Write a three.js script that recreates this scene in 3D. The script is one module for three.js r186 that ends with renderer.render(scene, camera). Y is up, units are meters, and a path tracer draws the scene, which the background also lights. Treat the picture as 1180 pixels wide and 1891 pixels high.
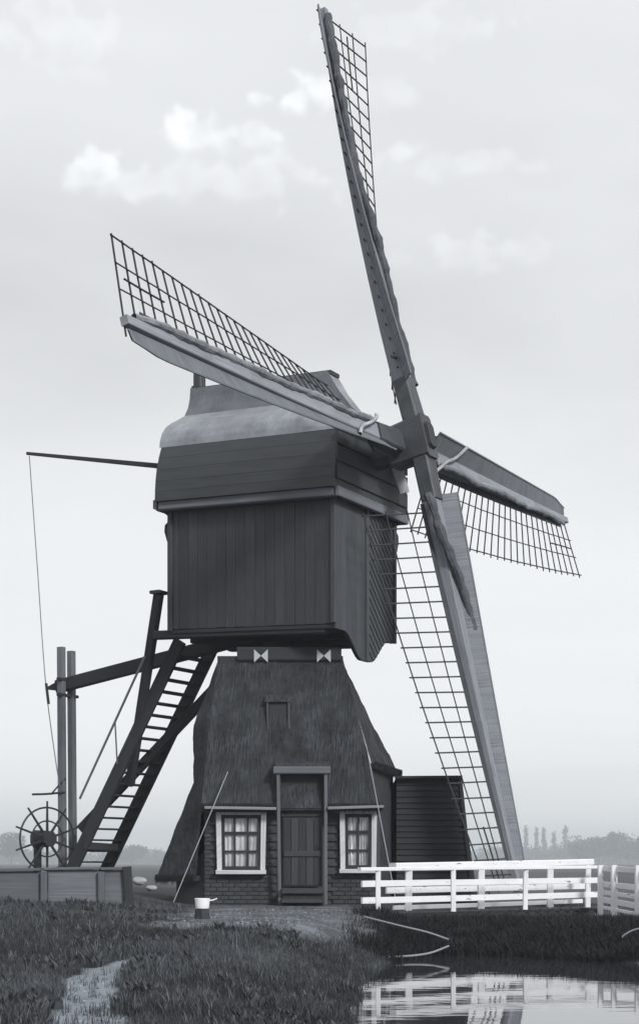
import * as THREE from 'three';
import { mergeGeometries } from 'three/addons/utils/BufferGeometryUtils.js';
import { ImprovedNoise } from 'three/addons/math/ImprovedNoise.js';

// ---------------------------------------------------------------- camera
const F = 2850, HORIZON = 1593, EYE = 1.2, CAMZ = 28;       // focal length and horizon of the plate (1180 x 1891), eye above the water
const scene = new THREE.Scene();
const camera = new THREE.PerspectiveCamera(2 * Math.atan(HORIZON / F) * 180 / Math.PI, 1180 / (2 * HORIZON), 0.3, 6000);
camera.position.set(0, EYE, CAMZ);
camera.lookAt(0, EYE, 0);
camera.setViewOffset(1180, 2 * HORIZON, 0, 0, 1180, 1891);   // rising front: verticals stay upright
camera.updateProjectionMatrix();

// ---------------------------------------------------------------- renderer, sky and sun
const renderer = new THREE.WebGLRenderer({ antialias: true });
renderer.setSize(638, 1024);
renderer.toneMapping = THREE.LinearToneMapping;
renderer.toneMappingExposure = 1.44;
renderer.shadowMap.enabled = true;

const perlin = new ImprovedNoise();
const smooth = (a, b, x) => { const t = Math.min(1, Math.max(0, (x - a) / (b - a))); return t * t * (3 - 2 * t); };
const lerp = (a, b, t) => a + (b - a) * t;
function fbm(x, y, z, oct = 5) { let s = 0, a = 0.5, f = 1; for (let i = 0; i < oct; i++) { s += a * perlin.noise(x * f, y * f, z * f + i * 7.3); a *= 0.5; f *= 2.03; } return s; }
function mulberry(a) { return () => { a |= 0; a = a + 0x6D2B79F5 | 0; let t = Math.imul(a ^ a >>> 15, 1 | a); t = t + Math.imul(t ^ t >>> 7, 61 | t) ^ t; return ((t ^ t >>> 14) >>> 0) / 4294967296; }; }

function makeSky() {
  const W = 4096, Hh = 2048, data = new Float32Array(W * Hh * 4);
  // heaps of cumulus: azimuth and elevation in degrees, half width, half height, strength
  const puffs = [];
  const heap = (px, py, rx, ry, s) => { const az = Math.atan((px - 590) / F); puffs.push([az, Math.atan((HORIZON - py) / F * Math.cos(az)), rx / F, ry / F, s]); };
  heap(345, 242, 52, 40, 1); heap(385, 255, 80, 38, 0.95); heap(465, 262, 46, 32, 0.7); heap(190, 305, 64, 36, 0.95); heap(250, 345, 80, 36, 0.5);
  heap(585, 172, 48, 34, 1); heap(545, 190, 56, 24, 0.95); heap(735, 288, 40, 20, 0.55); heap(430, 335, 170, 40, 0.4); heap(840, 305, 130, 26, 0.35);
  heap(150, 325, 40, 30, 0.6); heap(760, 60, 150, 40, 0.3); heap(120, 70, 110, 60, 0.35); heap(880, 470, 120, 30, 0.3); heap(480, 300, 60, 24, 0.5); heap(700, 175, 80, 30, 0.3);
  const rnd = mulberry(77);
  for (let k = 0; k < 60; k++) { const az = 0.5 + rnd() * 5.3, el = 0.2 + rnd() * 0.7, r = 0.03 + rnd() * 0.05; for (let j = 0; j < 4; j++) puffs.push([az + (rnd() - 0.5) * r * 2, el + (rnd() - 0.5) * r * 0.6, r * (0.5 + rnd() * 0.6), r * (0.3 + rnd() * 0.3), 0.8]); }
  for (let j = 0; j < Hh; j++) {
    const el = ((j + 0.5) / Hh - 0.5) * Math.PI, y = Math.sin(el), c = Math.cos(el);
    for (let i = 0; i < W; i++) {
      const th = ((i + 0.5) / W - 0.5) * 2 * Math.PI, x = c * Math.cos(th), z = c * Math.sin(th), o = (j * W + i) * 4;
      let v = 0.8;
      if (y > -0.02) {
        const yy = Math.max(y, 0) + 0.12, cx = x / yy, cz = z / yy;
        const wx = fbm(cx * 0.3, 4.2, cz * 0.3, 3), veil = fbm(cx * 0.4 + 3.1 + wx * 1.6, 1.7, cz * 0.75 + 8.2 + wx, 6);
        const band = smooth(0.16, 0.4, y);
        v = lerp(0.67, 0.53, band) + veil * lerp(0.1, 0.34, band);
        let az = Math.atan2(x, -z); if (az < -0.6) az += 2 * Math.PI;
        let cloud = 0;
        for (const p of puffs) {
          const dx = (az - p[0]) / p[2]; if (dx > 2 || dx < -2) continue;
          const dy = (el - p[1]) / (el < p[1] ? p[3] * 0.75 : p[3]); if (dy > 2 || dy < -2) continue;
          const w = fbm(az * 52, el * 64, 2.2, 6) * 1.9;
          const q = Math.hypot(dx, dy) + w;
          cloud = Math.max(cloud, p[4] * (1 - smooth(el < p[1] ? 0.35 : 0.62, el < p[1] ? 1.25 : 1.08, q)));
        }
        v = lerp(v, 0.72 + 0.22 * fbm(az * 60, el * 75, 5.1, 5), cloud * 0.8);
      } else v = 0.32;
      data[o] = v * 0.975; data[o + 1] = v * 0.998; data[o + 2] = v * 1.017; data[o + 3] = 1;
    }
  }
  const t = new THREE.DataTexture(data, W, Hh, THREE.RGBAFormat, THREE.FloatType);
  t.mapping = THREE.EquirectangularReflectionMapping; t.magFilter = THREE.LinearFilter; t.minFilter = THREE.LinearFilter; t.wrapS = THREE.RepeatWrapping; t.needsUpdate = true;
  return t;
}
scene.background = makeSky();
scene.environment = scene.background;

const sun = new THREE.DirectionalLight(0xfffdf9, 2.2);
sun.position.set(30, 34, 48);
sun.target.position.set(0, 3, 0);
sun.castShadow = true;
sun.shadow.radius = 22;
sun.shadow.mapSize.set(2048, 2048);
Object.assign(sun.shadow.camera, { left: -22, right: 22, top: 22, bottom: -22, near: 1, far: 140 });
scene.add(sun, sun.target);
scene.fog = new THREE.FogExp2(0xe9f0f6, 0.0008);

// ---------------------------------------------------------------- helpers
const V = (x, y, z) => new THREE.Vector3(x, y, z);
const at = (px, py, d) => V((px - 590) * d / F, EYE + (HORIZON - py) * d / F, CAMZ - d);   // a place seen at plate point px, py and d metres off
const rnd = mulberry(20240);
const baseOf = new WeakMap();
const taken = new Map();
function numbered(name) { const n = taken.get(name) ?? 0; taken.set(name, n + 1); return n ? `${name}_${String(n).padStart(3, '0')}` : name; }
function thing(name, label, category, base, group) {
  const g = new THREE.Group(); g.name = numbered(name); g.position.copy(base); baseOf.set(g, base.clone());
  g.userData = { label, category }; if (group) g.userData.group = group;
  scene.add(g); return g;
}
function part(parent, name, geo, mat) {            // geometry comes in world places and is moved to the thing's base
  const b = baseOf.get(parent); geo.translate(-b.x, -b.y, -b.z);
  const m = new THREE.Mesh(geo, mat); m.name = name; m.castShadow = m.receiveShadow = true; baseOf.set(m, b); parent.add(m); return m;
}
function sub(parent, name) { const g = new THREE.Group(); g.name = name; baseOf.set(g, baseOf.get(parent)); parent.add(g); return g; }
function structure(name, geo, mat) { const m = new THREE.Mesh(geo, mat); m.name = name; m.castShadow = m.receiveShadow = true; m.userData = { kind: 'structure' }; scene.add(m); return m; }

function fromTris(pos, uv) {
  const g = new THREE.BufferGeometry();
  g.setAttribute('position', new THREE.Float32BufferAttribute(pos, 3)); g.setAttribute('uv', new THREE.Float32BufferAttribute(uv, 2));
  g.computeVertexNormals(); return g;
}
// a squared timber with chamfered edges from a to b; w across, h along 'up'; sizes may differ at b
function beam(a, b, w, h, up = V(0, 1, 0), w1 = w, h1 = h, ch = 0.12) {
  const dir = b.clone().sub(a), L = dir.length(); dir.normalize();
  let side = new THREE.Vector3().crossVectors(dir, up); if (side.lengthSq() < 1e-6) side = new THREE.Vector3().crossVectors(dir, V(0.3, 0, 1)); side.normalize();
  const top = new THREE.Vector3().crossVectors(side, dir).normalize();
  const sec = (w, h) => { const x = w / 2, y = h / 2, c = Math.min(w, h) * ch; return [[x - c, -y], [x, -y + c], [x, y - c], [x - c, y], [-x + c, y], [-x, y - c], [-x, -y + c], [-x + c, -y]]; };
  const s0 = sec(w, h), s1 = sec(w1, h1), pos = [], uv = [], ou = rnd() * 5, ov = rnd() * 5;
  const P = (o, s) => [o.x + side.x * s[0] + top.x * s[1], o.y + side.y * s[0] + top.y * s[1], o.z + side.z * s[0] + top.z * s[1]];
  let run = 0;
  for (let i = 0; i < 8; i++) {
    const j = (i + 1) % 8, e = Math.hypot(s0[j][0] - s0[i][0], s0[j][1] - s0[i][1]);
    const A = P(a, s0[i]), B = P(a, s0[j]), C = P(b, s1[j]), D = P(b, s1[i]);
    pos.push(...A, ...B, ...C, ...A, ...C, ...D);
    uv.push(ou + run, ov, ou + run + e, ov, ou + run + e, ov + L, ou + run, ov, ou + run + e, ov + L, ou + run, ov + L); run += e;
  }
  for (const [o, s, f] of [[a, s0, 1], [b, s1, 0]]) for (let i = 1; i < 7; i++) {
    const t = f ? [s[0], s[i + 1], s[i]] : [s[0], s[i], s[i + 1]];
    for (const q of t) { pos.push(...P(o, q)); uv.push(ou + q[0], ov + q[1]); }
  }
  return fromTris(pos, uv);
}
function tube(points, r, seg = 24, rad = 7) { const c = new THREE.CatmullRomCurve3(points); const g = new THREE.TubeGeometry(c, seg, r, rad); const u = g.attributes.uv, L = c.getLength(); for (let i = 0; i < u.count; i++) u.setXY(i, u.getY(i) * r * 6.28, u.getX(i) * L); return g.toNonIndexed(); }
// a flat board: polygon of coplanar points given a thickness along dir
function plate(pts, dir, thick, uvu = null) {
  const n = dir.clone().normalize(), e1 = (uvu ?? pts[1].clone().sub(pts[0])).clone().normalize(), e2 = new THREE.Vector3().crossVectors(n, e1).normalize(), o = pts[0];
  const p2 = pts.map(p => { const q = p.clone().sub(o); return new THREE.Vector2(q.dot(e1), q.dot(e2)); });
  const tri = THREE.ShapeUtils.triangulateShape(p2, []), pos = [], uv = [], ou = rnd() * 5, ov = rnd() * 5;
  const back = pts.map(p => p.clone().addScaledVector(n, -thick));
  const ccw = THREE.ShapeUtils.area(p2) > 0;
  for (const t of tri) { const a = ccw ? t : [t[0], t[2], t[1]]; for (const k of a) { pos.push(pts[k].x, pts[k].y, pts[k].z); uv.push(p2[k].y + ou, p2[k].x + ov); } for (const k of [a[0], a[2], a[1]]) { pos.push(back[k].x, back[k].y, back[k].z); uv.push(p2[k].y + ou, p2[k].x + ov); } }
  for (let i = 0; i < pts.length; i++) {
    const j = (i + 1) % pts.length, L = pts[i].distanceTo(pts[j]);
    const q = ccw ? [pts[i], back[i], back[j], pts[i], back[j], pts[j]] : [pts[i], back[j], back[i], pts[i], pts[j], back[j]];
    const w = ccw ? [[0, 0], [thick, 0], [thick, L], [0, 0], [thick, L], [0, L]] : [[0, 0], [thick, L], [thick, 0], [0, 0], [0, L], [thick, L]];
    q.forEach((p, k) => { pos.push(p.x, p.y, p.z); uv.push(w[k][0] + ou, w[k][1] + ov); });
  }
  return fromTris(pos, uv);
}
// rows of points lofted to a sheet; bump displaces along the normal with noise; smooth normals
function sheet(rows, sub_ = 1, amp = 0, freq = 3) {
  const grid = [];
  for (let r = 0; r < rows.length - 1; r++) for (let k = 0; k < sub_ + (r === rows.length - 2 ? 1 : 0); k++) {
    const t = k / sub_, line = [];
    for (let c = 0; c < rows[r].length - 1; c++) for (let m = 0; m < sub_ + (c === rows[r].length - 2 ? 1 : 0); m++) {
      const s = m / sub_, a = rows[r][c].clone().lerp(rows[r][c + 1], s), b = rows[r + 1][c].clone().lerp(rows[r + 1][c + 1], s); line.push(a.lerp(b, t));
    }
    grid.push(line);
  }
  const nr = grid.length, nc = grid[0].length, pos = [], uv = [], idx = []; let vacc = new Array(nc).fill(0);
  for (let r = 0; r < nr; r++) { let u = 0; for (let c = 0; c < nc; c++) { const p = grid[r][c]; if (c) u += p.distanceTo(grid[r][c - 1]); if (r) vacc[c] += p.distanceTo(grid[r - 1][c]); pos.push(p.x, p.y, p.z); uv.push(u, -vacc[c]); } }
  for (let r = 0; r < nr - 1; r++) for (let c = 0; c < nc - 1; c++) { const a = r * nc + c; idx.push(a, a + nc, a + 1, a + 1, a + nc, a + nc + 1); }
  const g = new THREE.BufferGeometry(); g.setAttribute('position', new THREE.Float32BufferAttribute(pos, 3)); g.setAttribute('uv', new THREE.Float32BufferAttribute(uv, 2)); g.setIndex(idx); g.computeVertexNormals();
  if (amp) { const P = g.attributes.position, N = g.attributes.normal; for (let i = 0; i < P.count; i++) { const er = Math.min((i / nc | 0), nr - 1 - (i / nc | 0)), ec = Math.min(i % nc, nc - 1 - i % nc), d = amp * Math.min(1, er / 3, ec / 3) * (fbm(P.getX(i) * freq, P.getY(i) * freq, P.getZ(i) * freq, 3)); P.setXYZ(i, P.getX(i) + N.getX(i) * d, P.getY(i) + N.getY(i) * d, P.getZ(i) + N.getZ(i) * d); } g.computeVertexNormals(); }
  return g;
}
const box = (x0, x1, y0, y1, d0, d1) => { const g = new THREE.BoxGeometry(x1 - x0, y1 - y0, Math.abs(d1 - d0)); g.translate((x0 + x1) / 2, (y0 + y1) / 2, CAMZ - (d0 + d1) / 2); return g.toNonIndexed(); };
const merge = (gs) => mergeGeometries(gs.map(g => { const q = g.index ? g.toNonIndexed() : g; for (const k of Object.keys(q.attributes)) if (!['position', 'normal', 'uv'].includes(k)) q.deleteAttribute(k); return q; }));

// ---------------------------------------------------------------- materials
function texture(size, fn, rx, ry, srgb) {          // fn(u, v) in 0..1 gives a grey; tiles every rx by ry metres
  const d = new Uint8Array(size * size * 4);
  for (let j = 0; j < size; j++) for (let i = 0; i < size; i++) { const v = Math.max(0, Math.min(255, Math.round(255 * fn(i / size, j / size)))); const o = (j * size + i) * 4; d[o] = d[o + 1] = d[o + 2] = v; d[o + 3] = 255; }
  const t = new THREE.DataTexture(d, size, size); t.wrapS = t.wrapT = THREE.RepeatWrapping; t.magFilter = THREE.LinearFilter; t.minFilter = THREE.LinearMipmapLinearFilter; t.generateMipmaps = true; t.repeat.set(1 / rx, 1 / ry); if (srgb) t.colorSpace = THREE.SRGBColorSpace; t.needsUpdate = true; return t;
}
// tileable noise: blend of shifted copies
function tn(u, v, fx, fy, s, oct = 4) { const n = (a, b) => fbm(a * fx, b * fy, s, oct); const su = u, sv = v; return lerp(lerp(n(u, v), n(u - 1, v), su), lerp(n(u, v - 1), n(u - 1, v - 1), su), sv); }
const grey = (v) => new THREE.Color().setRGB(v * (0.83 + 0.15 * Math.sqrt(v)), v * 0.98, v * (1.2 - 0.19 * Math.sqrt(v)));
const woodMap = texture(512, (u, v) => 0.86 + 0.28 * tn(u, v, 40, 2.2, 1.1) + 0.16 * tn(u, v, 6, 5, 4.4), 1.1, 2.6, true);
const woodBump = texture(512, (u, v) => 0.5 + 0.6 * tn(u, v, 46, 2, 1.1), 1.1, 2.6);
const strawMap = texture(512, (u, v) => 0.78 + 0.6 * tn(u, v, 60, 7, 6.1) + 0.75 * tn(u, v, 6, 4, 9.4, 6), 1.9, 1.7, true);
const strawBump = texture(512, (u, v) => 0.5 + 0.8 * tn(u, v, 62, 8, 6.1) + 0.6 * tn(u, v, 12, 14, 2.0), 1.9, 1.7);
const stainMap = texture(512, (u, v) => 0.83 + 0.4 * tn(u, v, 5, 4, 3.3, 5) + 0.16 * tn(u, v, 60, 60, 8.8, 2), 2.4, 2.4, true);
const stainBump = texture(512, (u, v) => 0.5 + 0.5 * tn(u, v, 22, 22, 3.3, 5), 2.4, 2.4);
const weatherMap = texture(1024, (u, v) => 0.84 + 0.2 * tn(u, v, 50, 2.5, 1.1) + 0.42 * tn(u, v, 5, 3, 6.4, 6) + 0.12 * tn(u, v, 90, 70, 2.4, 2), 2.7, 3.1, true);
const flakeMap = texture(1024, (u, v) => { const f = tn(u, v, 34, 12, 3.9, 5), g = tn(u, v, 5, 4, 8.1, 4); return 0.94 + 0.1 * g - 0.45 * smooth(0.2, 0.34, f + 0.35 * g); }, 1.3, 1.9, true);
const std = (v, o = {}) => new THREE.MeshStandardMaterial({ color: grey(v), roughness: 0.85, side: THREE.DoubleSide, ...o });
const wood = (v, o = {}) => std(v, { map: woodMap, bumpMap: woodBump, bumpScale: 0.006, ...o });
const M = {
  body: [0.046, 0.05, 0.052, 0.043].map(v => std(v, { map: weatherMap, bumpMap: woodBump, roughness: 0.65, bumpScale: 0.005 })),
  breast: [0.075, 0.082, 0.068].map(v => wood(v, { roughness: 0.7 })), capDark: wood(0.05, { roughness: 0.6, bumpScale: 0.003 }), eave: wood(0.2),
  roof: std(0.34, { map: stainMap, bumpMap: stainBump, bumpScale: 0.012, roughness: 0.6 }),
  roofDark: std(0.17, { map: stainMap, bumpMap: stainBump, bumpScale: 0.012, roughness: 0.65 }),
  stock: wood(0.3), stockB: wood(0.34), shadeBoard: wood(0.06), windBoard: wood(0.24), windBoardB: wood(0.2), bar: wood(0.045), poll: std(0.08, { map: stainMap, roughness: 0.6 }), cloth: std(0.3, { map: stainMap, bumpMap: stainBump, bumpScale: 0.03, roughness: 0.95 }), darkCloth: std(0.12, { map: stainMap, bumpMap: stainBump, bumpScale: 0.03, roughness: 0.95 }),
  thatch: std(0.058, { map: strawMap, bumpMap: strawBump, bumpScale: 0.06, roughness: 1 }),
  wallBack: std(0.06), brick: [0.055, 0.065, 0.045, 0.072, 0.06].map(v => std(v, { map: stainMap, bumpMap: stainBump, bumpScale: 0.006 })), mortar: std(0.075, { map: stainMap }),
  paleTrim: wood(0.3), trim: wood(0.15), hatch: wood(0.08), frame: wood(0.68, { roughness: 0.55 }), sash: wood(0.03), door: wood(0.036, { roughness: 0.6 }), darkWood: wood(0.034), greyWood: wood(0.2), tar: wood(0.03),
  white: std(0.84, { map: flakeMap, bumpMap: woodBump, roughness: 0.5, bumpScale: 0.004 }), curtain: std(0.62, { map: stainMap, roughness: 1 }), lace: std(0.7, { map: strawMap, roughness: 1 }), iron: std(0.03, { roughness: 0.55, metalness: 0.4 }), rope: std(0.2), paleRope: std(0.32),
  shed: [0.034, 0.04, 0.03].map(v => wood(v)), timber: [0.17, 0.2, 0.14].map(v => wood(v)), enamel: std(0.8, { roughness: 0.35 }), stump: wood(0.05), stone: std(0.55, { map: stainMap, bumpMap: stainBump, bumpScale: 0.02 }),
  glass: new THREE.MeshPhysicalMaterial({ color: 0xffffff, transmission: 1, thickness: 0, roughness: 0.06, ior: 1.5, side: THREE.DoubleSide }),
};
const whiteMark = std(0.4);

// ---------------------------------------------------------------- ground, pond, path
const shoreX = (d) => { const k = [[-40, 0.0], [8, 0.12], [11.5, 0.24], [15, 0.4], [18, 0.7], [19.2, 1.1], [30, 1.5]]; for (let i = 1; i < k.length; i++) if (d < k[i][0]) return lerp(k[i - 1][1], k[i][1], (d - k[i - 1][0]) / (k[i][0] - k[i - 1][0])); return 1.5; };
const shoreD = (x) => { const k = [[-5, 19.4], [0.9, 19.5], [1.6, 19.9], [2.5, 19.6], [3.4, 18.6], [4.4, 17.2], [6.5, 14.5], [12, 9], [40, 9]]; for (let i = 1; i < k.length; i++) if (x < k[i][0]) return lerp(k[i - 1][1], k[i][1], (x - k[i - 1][0]) / (k[i][0] - k[i - 1][0])); return 9; };
function wet(x, d) { const w = Math.min(x - shoreX(d), shoreD(x) - d); return w + 0.13 * fbm(x * 1.3, 0.5, d * 1.3, 3); }     // metres inside the pond
function groundY(x, d) {
  const w = wet(x, d);
  if (w > 0) return -0.5 * smooth(0, 0.8, w) - 0.02;
  const side = x - shoreX(d) < shoreD(x) - d;
  let h = lerp(0.14, 0.44, smooth(9.5, 17.2, d)) + 0.15 * smooth(-2.2, -3.6, x) * smooth(12, 22, d) * (1 - smooth(40, 70, d));
  h += 0.05 * fbm(x * 0.6, 3.1, d * 0.6, 3) * (1 - smooth(19, 22, d) * (1 - smooth(30, 40, d)));
  h -= 0.16 * smooth(0.7, 1.3, x) * (1 - smooth(25, 27, d));
  if (d > 40) h = lerp(h, 0.15, smooth(40, 80, d));
  const run = side ? 1.3 : 3.2;
  return -0.02 + (h + 0.02) * Math.pow(smooth(0, run, -w), 0.75);
}
const pathC = (d) => d < 11.9 ? lerp(-1.47, -1.79, (d - 9.75) / 2.15) : d < 13.3 ? lerp(-1.79, -1.84, (d - 11.9) / 1.4) : lerp(-1.84, -1.55, (d - 13.3) / 1.3);
const pathW = (d) => 0.26 + 0.12 * fbm(d * 1.4, 0, 4.4, 3);
const onPath = (x, d) => d > 5 && d < 14.7 && Math.abs(x - pathC(d) + 0.16 * fbm(x * 3, 9, d * 3, 3)) < pathW(d) * (1 - smooth(12.6, 14.8, d));
const yard = (x, d) => smooth(16.6, 18.0, d + 1.6 * fbm(x, 0, d * 0.7, 3)) * (1 - smooth(27.4, 27.8, d)) * smooth(-2.5, -1.7, x + 0.6 * fbm(d, 3, x, 2)) * (1 - smooth(lerp(-0.5, 0.4, smooth(17, 20.5, d)), lerp(0.1, 1.0, smooth(17, 20.5, d)), x + 0.5 * fbm(d, 8, x, 2)));
{
  const xs = [], ds = [];
  for (let x = 0; x < 6; x += 0.12) xs.push(x); for (let x = 6; x < 20; x += 0.7) xs.push(x); for (let x = 20; x < 1300; x *= 1.22) xs.push(x);
  const allX = [...xs.slice(1).map(x => -x).reverse(), ...xs];
  for (let d = -60; d < 6; d += 4) ds.push(d); for (let d = 6; d < 30; d += 0.14) ds.push(d); for (let d = 30; d < 70; d += 1.5) ds.push(d); for (let d = 70; d < 2300; d *= 1.15) ds.push(d);
  const pos = [], uv = [], col = [], idx = [];
  for (const d of ds) for (const x of allX) {
    pos.push(x, groundY(x, d), CAMZ - d); uv.push(x, d);
    const y = yard(x, d), p = onPath(x, d) ? 1 : 0, n = fbm(x * 1.7, 2, d * 1.7, 4), n2 = fbm(x * 9, 2, d * 9, 2);
    let c = 0.042 + 0.02 * n + 0.012 * n2;
    c += 0.05 * Math.max(0, fbm(x * 0.05 + 2, 1, d * 0.05, 3) + 0.2);
    c = lerp(c, 0.12 + 0.12 * n + 0.16 * n2, Math.min(1, y * (0.7 + 1.5 * n)));
    c = lerp(c, 0.22 + 0.06 * n + 0.06 * n2, p);
    col.push(c * 0.88, c * 0.98, c * 1.13);
  }
  const nx = allX.length;
  for (let r = 0; r < ds.length - 1; r++) for (let k = 0; k < nx - 1; k++) { const a = r * nx + k; idx.push(a, a + 1, a + nx, a + 1, a + nx + 1, a + nx); }
  const g = new THREE.BufferGeometry(); g.setAttribute('position', new THREE.Float32BufferAttribute(pos, 3)); g.setAttribute('uv', new THREE.Float32BufferAttribute(uv, 2)); g.setAttribute('color', new THREE.Float32BufferAttribute(col, 3)); g.setIndex(idx); g.computeVertexNormals();
  structure('ground', g, new THREE.MeshStandardMaterial({ vertexColors: true, roughness: 1, bumpMap: stainBump, bumpScale: 0.04 }));

  const rip = texture(512, (u, v) => 0.5 + 0.5 * tn(u, v, 5, 16, 2.7, 3), 3, 3);
  const wg = new THREE.PlaneGeometry(32, 70, 1, 1); wg.rotateX(-Math.PI / 2); wg.translate(14, 0, CAMZ + 13);
  const wu = wg.attributes.uv, wp = wg.attributes.position; for (let i = 0; i < wu.count; i++) wu.setXY(i, wp.getX(i), wp.getZ(i));
  structure('water', wg, new THREE.MeshPhysicalMaterial({ color: grey(0.035), roughness: 0.02, ior: 1.75, specularIntensity: 1, bumpMap: rip, bumpScale: 0.0014 }));
}

// ---------------------------------------------------------------- the mill's upper house frame: n forward to the sails, u to the near side
const AZ = Math.PI / 6, EN = V(Math.cos(AZ), 0, Math.sin(AZ)), EU = V(-Math.sin(AZ), 0, Math.cos(AZ)), UP = V(0, 1, 0);
const BREAST = V(0.92, 0, CAMZ - 28.45).addScaledVector(EU, 0.12);
const LEAN = 0.045;                                                       // the old house leans a little on its sails
const Wp = (n, u, y) => BREAST.clone().addScaledVector(EN, n).addScaledVector(EU, u).setY(y - n * LEAN);
const HW = 1.13, LEN = 3.6;

{ // ------------------------------------------------ lower tower
  const G = V(-0.6, 0.44, CAMZ - 29.3), t = thing('windmill_tower', 'dark thatched pyramid base of the windmill with door and two white windows', 'mill base', G);
  const p = (x, y, d) => V(x, y, CAMZ - d);
  // thatch in slopes
  const front = sheet([[p(-1.85, 4.95, 28.2), p(0.42, 4.95, 28.2)], [p(-1.965, 3.81, 27.85), p(0.7, 3.81, 27.85)], [p(-2.1, 2.16, 27.3), p(1.12, 2.16, 27.3)]], 22, 0.1, 2.5);
  part(t, 'thatch_slope', front, M.thatch);
  part(t, 'thatch_eave', beam(p(-2.08, 2.17, 27.42), p(1.1, 2.17, 27.42), 0.2, 0.1), M.thatch);
  const left = sheet([[p(-1.85, 4.95, 28.2), p(-1.87, 4.95, 28.6), p(-1.75, 4.95, 30.6)], [p(-1.965, 3.81, 27.85), p(-2.31, 3.71, 28.3), p(-2.3, 3.71, 31)], [p(-2.05, 2.73, 27.5), p(-2.31, 2.67, 28.3), p(-2.3, 2.67, 31.2)], [p(-2.2, 0.93, 27.6), p(-2.99, 0.92, 28.35), p(-2.9, 0.92, 31.4)]], 14, 0.035, 3);
  part(t, 'thatch_slope', left, M.thatch);
  part(t, 'thatch_eave', beam(p(-2.18, 0.92, 27.68), p(-2.95, 0.9, 28.4), 0.14, 0.1), M.thatch);
  const right = sheet([[p(0.42, 4.95, 28.2), p(0.433, 4.95, 29.35), p(0.4, 4.95, 30.6)], [p(0.7, 3.81, 27.85), p(1.03, 3.81, 29.35), p(1, 3.81, 31)], [p(0.93, 2.95, 27.55), p(1.5, 2.9, 29.35), p(1.45, 2.9, 31.2)]], 16, 0.06, 3);
  part(t, 'thatch_slope', right, M.thatch);
  part(t, 'thatch_eave', beam(p(0.94, 2.93, 27.6), p(1.5, 2.88, 29.35), 0.12, 0.1), M.thatch);
  const back = sheet([[p(-1.75, 4.95, 30.6), p(0.4, 4.95, 30.6)], [p(-2.9, 0.6, 31.4), p(1.45, 0.6, 31.4)]], 8, 0.05, 3);
  part(t, 'thatch_slope', back, M.thatch);
  const straw = []; { const fr = mulberry(5); const edge = (a, b, n, out) => { for (let k = 0; k < n; k++) { const q = a.clone().lerp(b, fr()), l = 0.05 + 0.08 * fr(), w = 0.006; q.y += (fr() - 0.5) * 0.06; q.addScaledVector(out, 0.03 + 0.06 * fr()); straw.push(q.x - w, q.y + 0.06, q.z, q.x + w, q.y + 0.06, q.z, q.x + (fr() - 0.5) * 0.05, q.y - l, q.z + out.z * 0.05 + (fr() - 0.5) * 0.04); } };
    edge(p(-2.12, 2.17, 27.32), p(-0.75, 2.17, 27.32), 420, V(0, 0, 1)); edge(p(0.12, 2.17, 27.32), p(1.12, 2.17, 27.32), 320, V(0, 0, 1)); edge(p(-2.2, 0.92, 27.62), p(-2.99, 0.9, 28.36), 300, V(-0.5, 0, 0.5)); edge(p(0.95, 2.93, 27.56), p(1.52, 2.88, 29.35), 300, V(0.6, 0, 0.3)); }
  { const fg = fromTris(straw, straw.slice(0, straw.length / 3 * 2)), m = part(t, 'straw_fringe', fg, M.thatch); m.userData = { kind: 'stuff' }; }
  // walls
  part(t, 'side_wall', plate([p(1.08, 0.2, 27.66), p(1.4, 0.2, 29.35), p(1.4, 2.92, 29.35), p(0.94, 2.92, 27.66)], V(1, 0, 0.2), 0.1), M.brick[0]);
  part(t, 'side_wall', plate([p(1.4, 0.2, 29.36), p(1.34, 0.2, 31.3), p(1.34, 2.92, 31.3), p(1.4, 2.92, 29.36)], V(1, 0, 0), 0.1), M.brick[0]);
  part(t, 'side_wall', plate([p(-2.06, 0.2, 27.62), p(-2.62, 0.2, 28.3), p(-2.62, 1.0, 28.3), p(-2.06, 1.4, 27.62)], V(-1, 0, 0.3), 0.1), M.brick[2]);
  
  const wins = [{ x0: -1.84, x1: -0.945, y0: 1.0, y1: 2.1, cols: 3, tape: 0.05 }, { x0: 0.36, x1: 1.02, y0: 1.02, y1: 2.12, cols: 2, tape: 0.04 }];
  const wall = part(t, 'front_wall', merge([[-2.05, -1.75, 0.2, 2.2], [-1.75, -1.035, 0.2, 1.07], [-1.75, -1.035, 2.05, 2.2], [-1.035, 0.45, 0.2, 2.2], [0.45, 0.93, 0.2, 1.09], [0.45, 0.93, 2.07, 2.2], [0.93, 1.08, 0.2, 2.2]].map(([a, b, c, d]) => box(a, b, c, d, 27.6, 27.8))), M.mortar);
  const door = { x0: -0.68, x1: 0.08, y0: 0.78, y1: 2.72 };
  // bricks
  const bl = 0.205, bh = 0.062, j = 0.012, bricks = [0, 1, 2].map(() => { const g = new THREE.BoxGeometry(bl, bh, 0.05); return g; });
  let row = 0, laid = 0;
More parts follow.
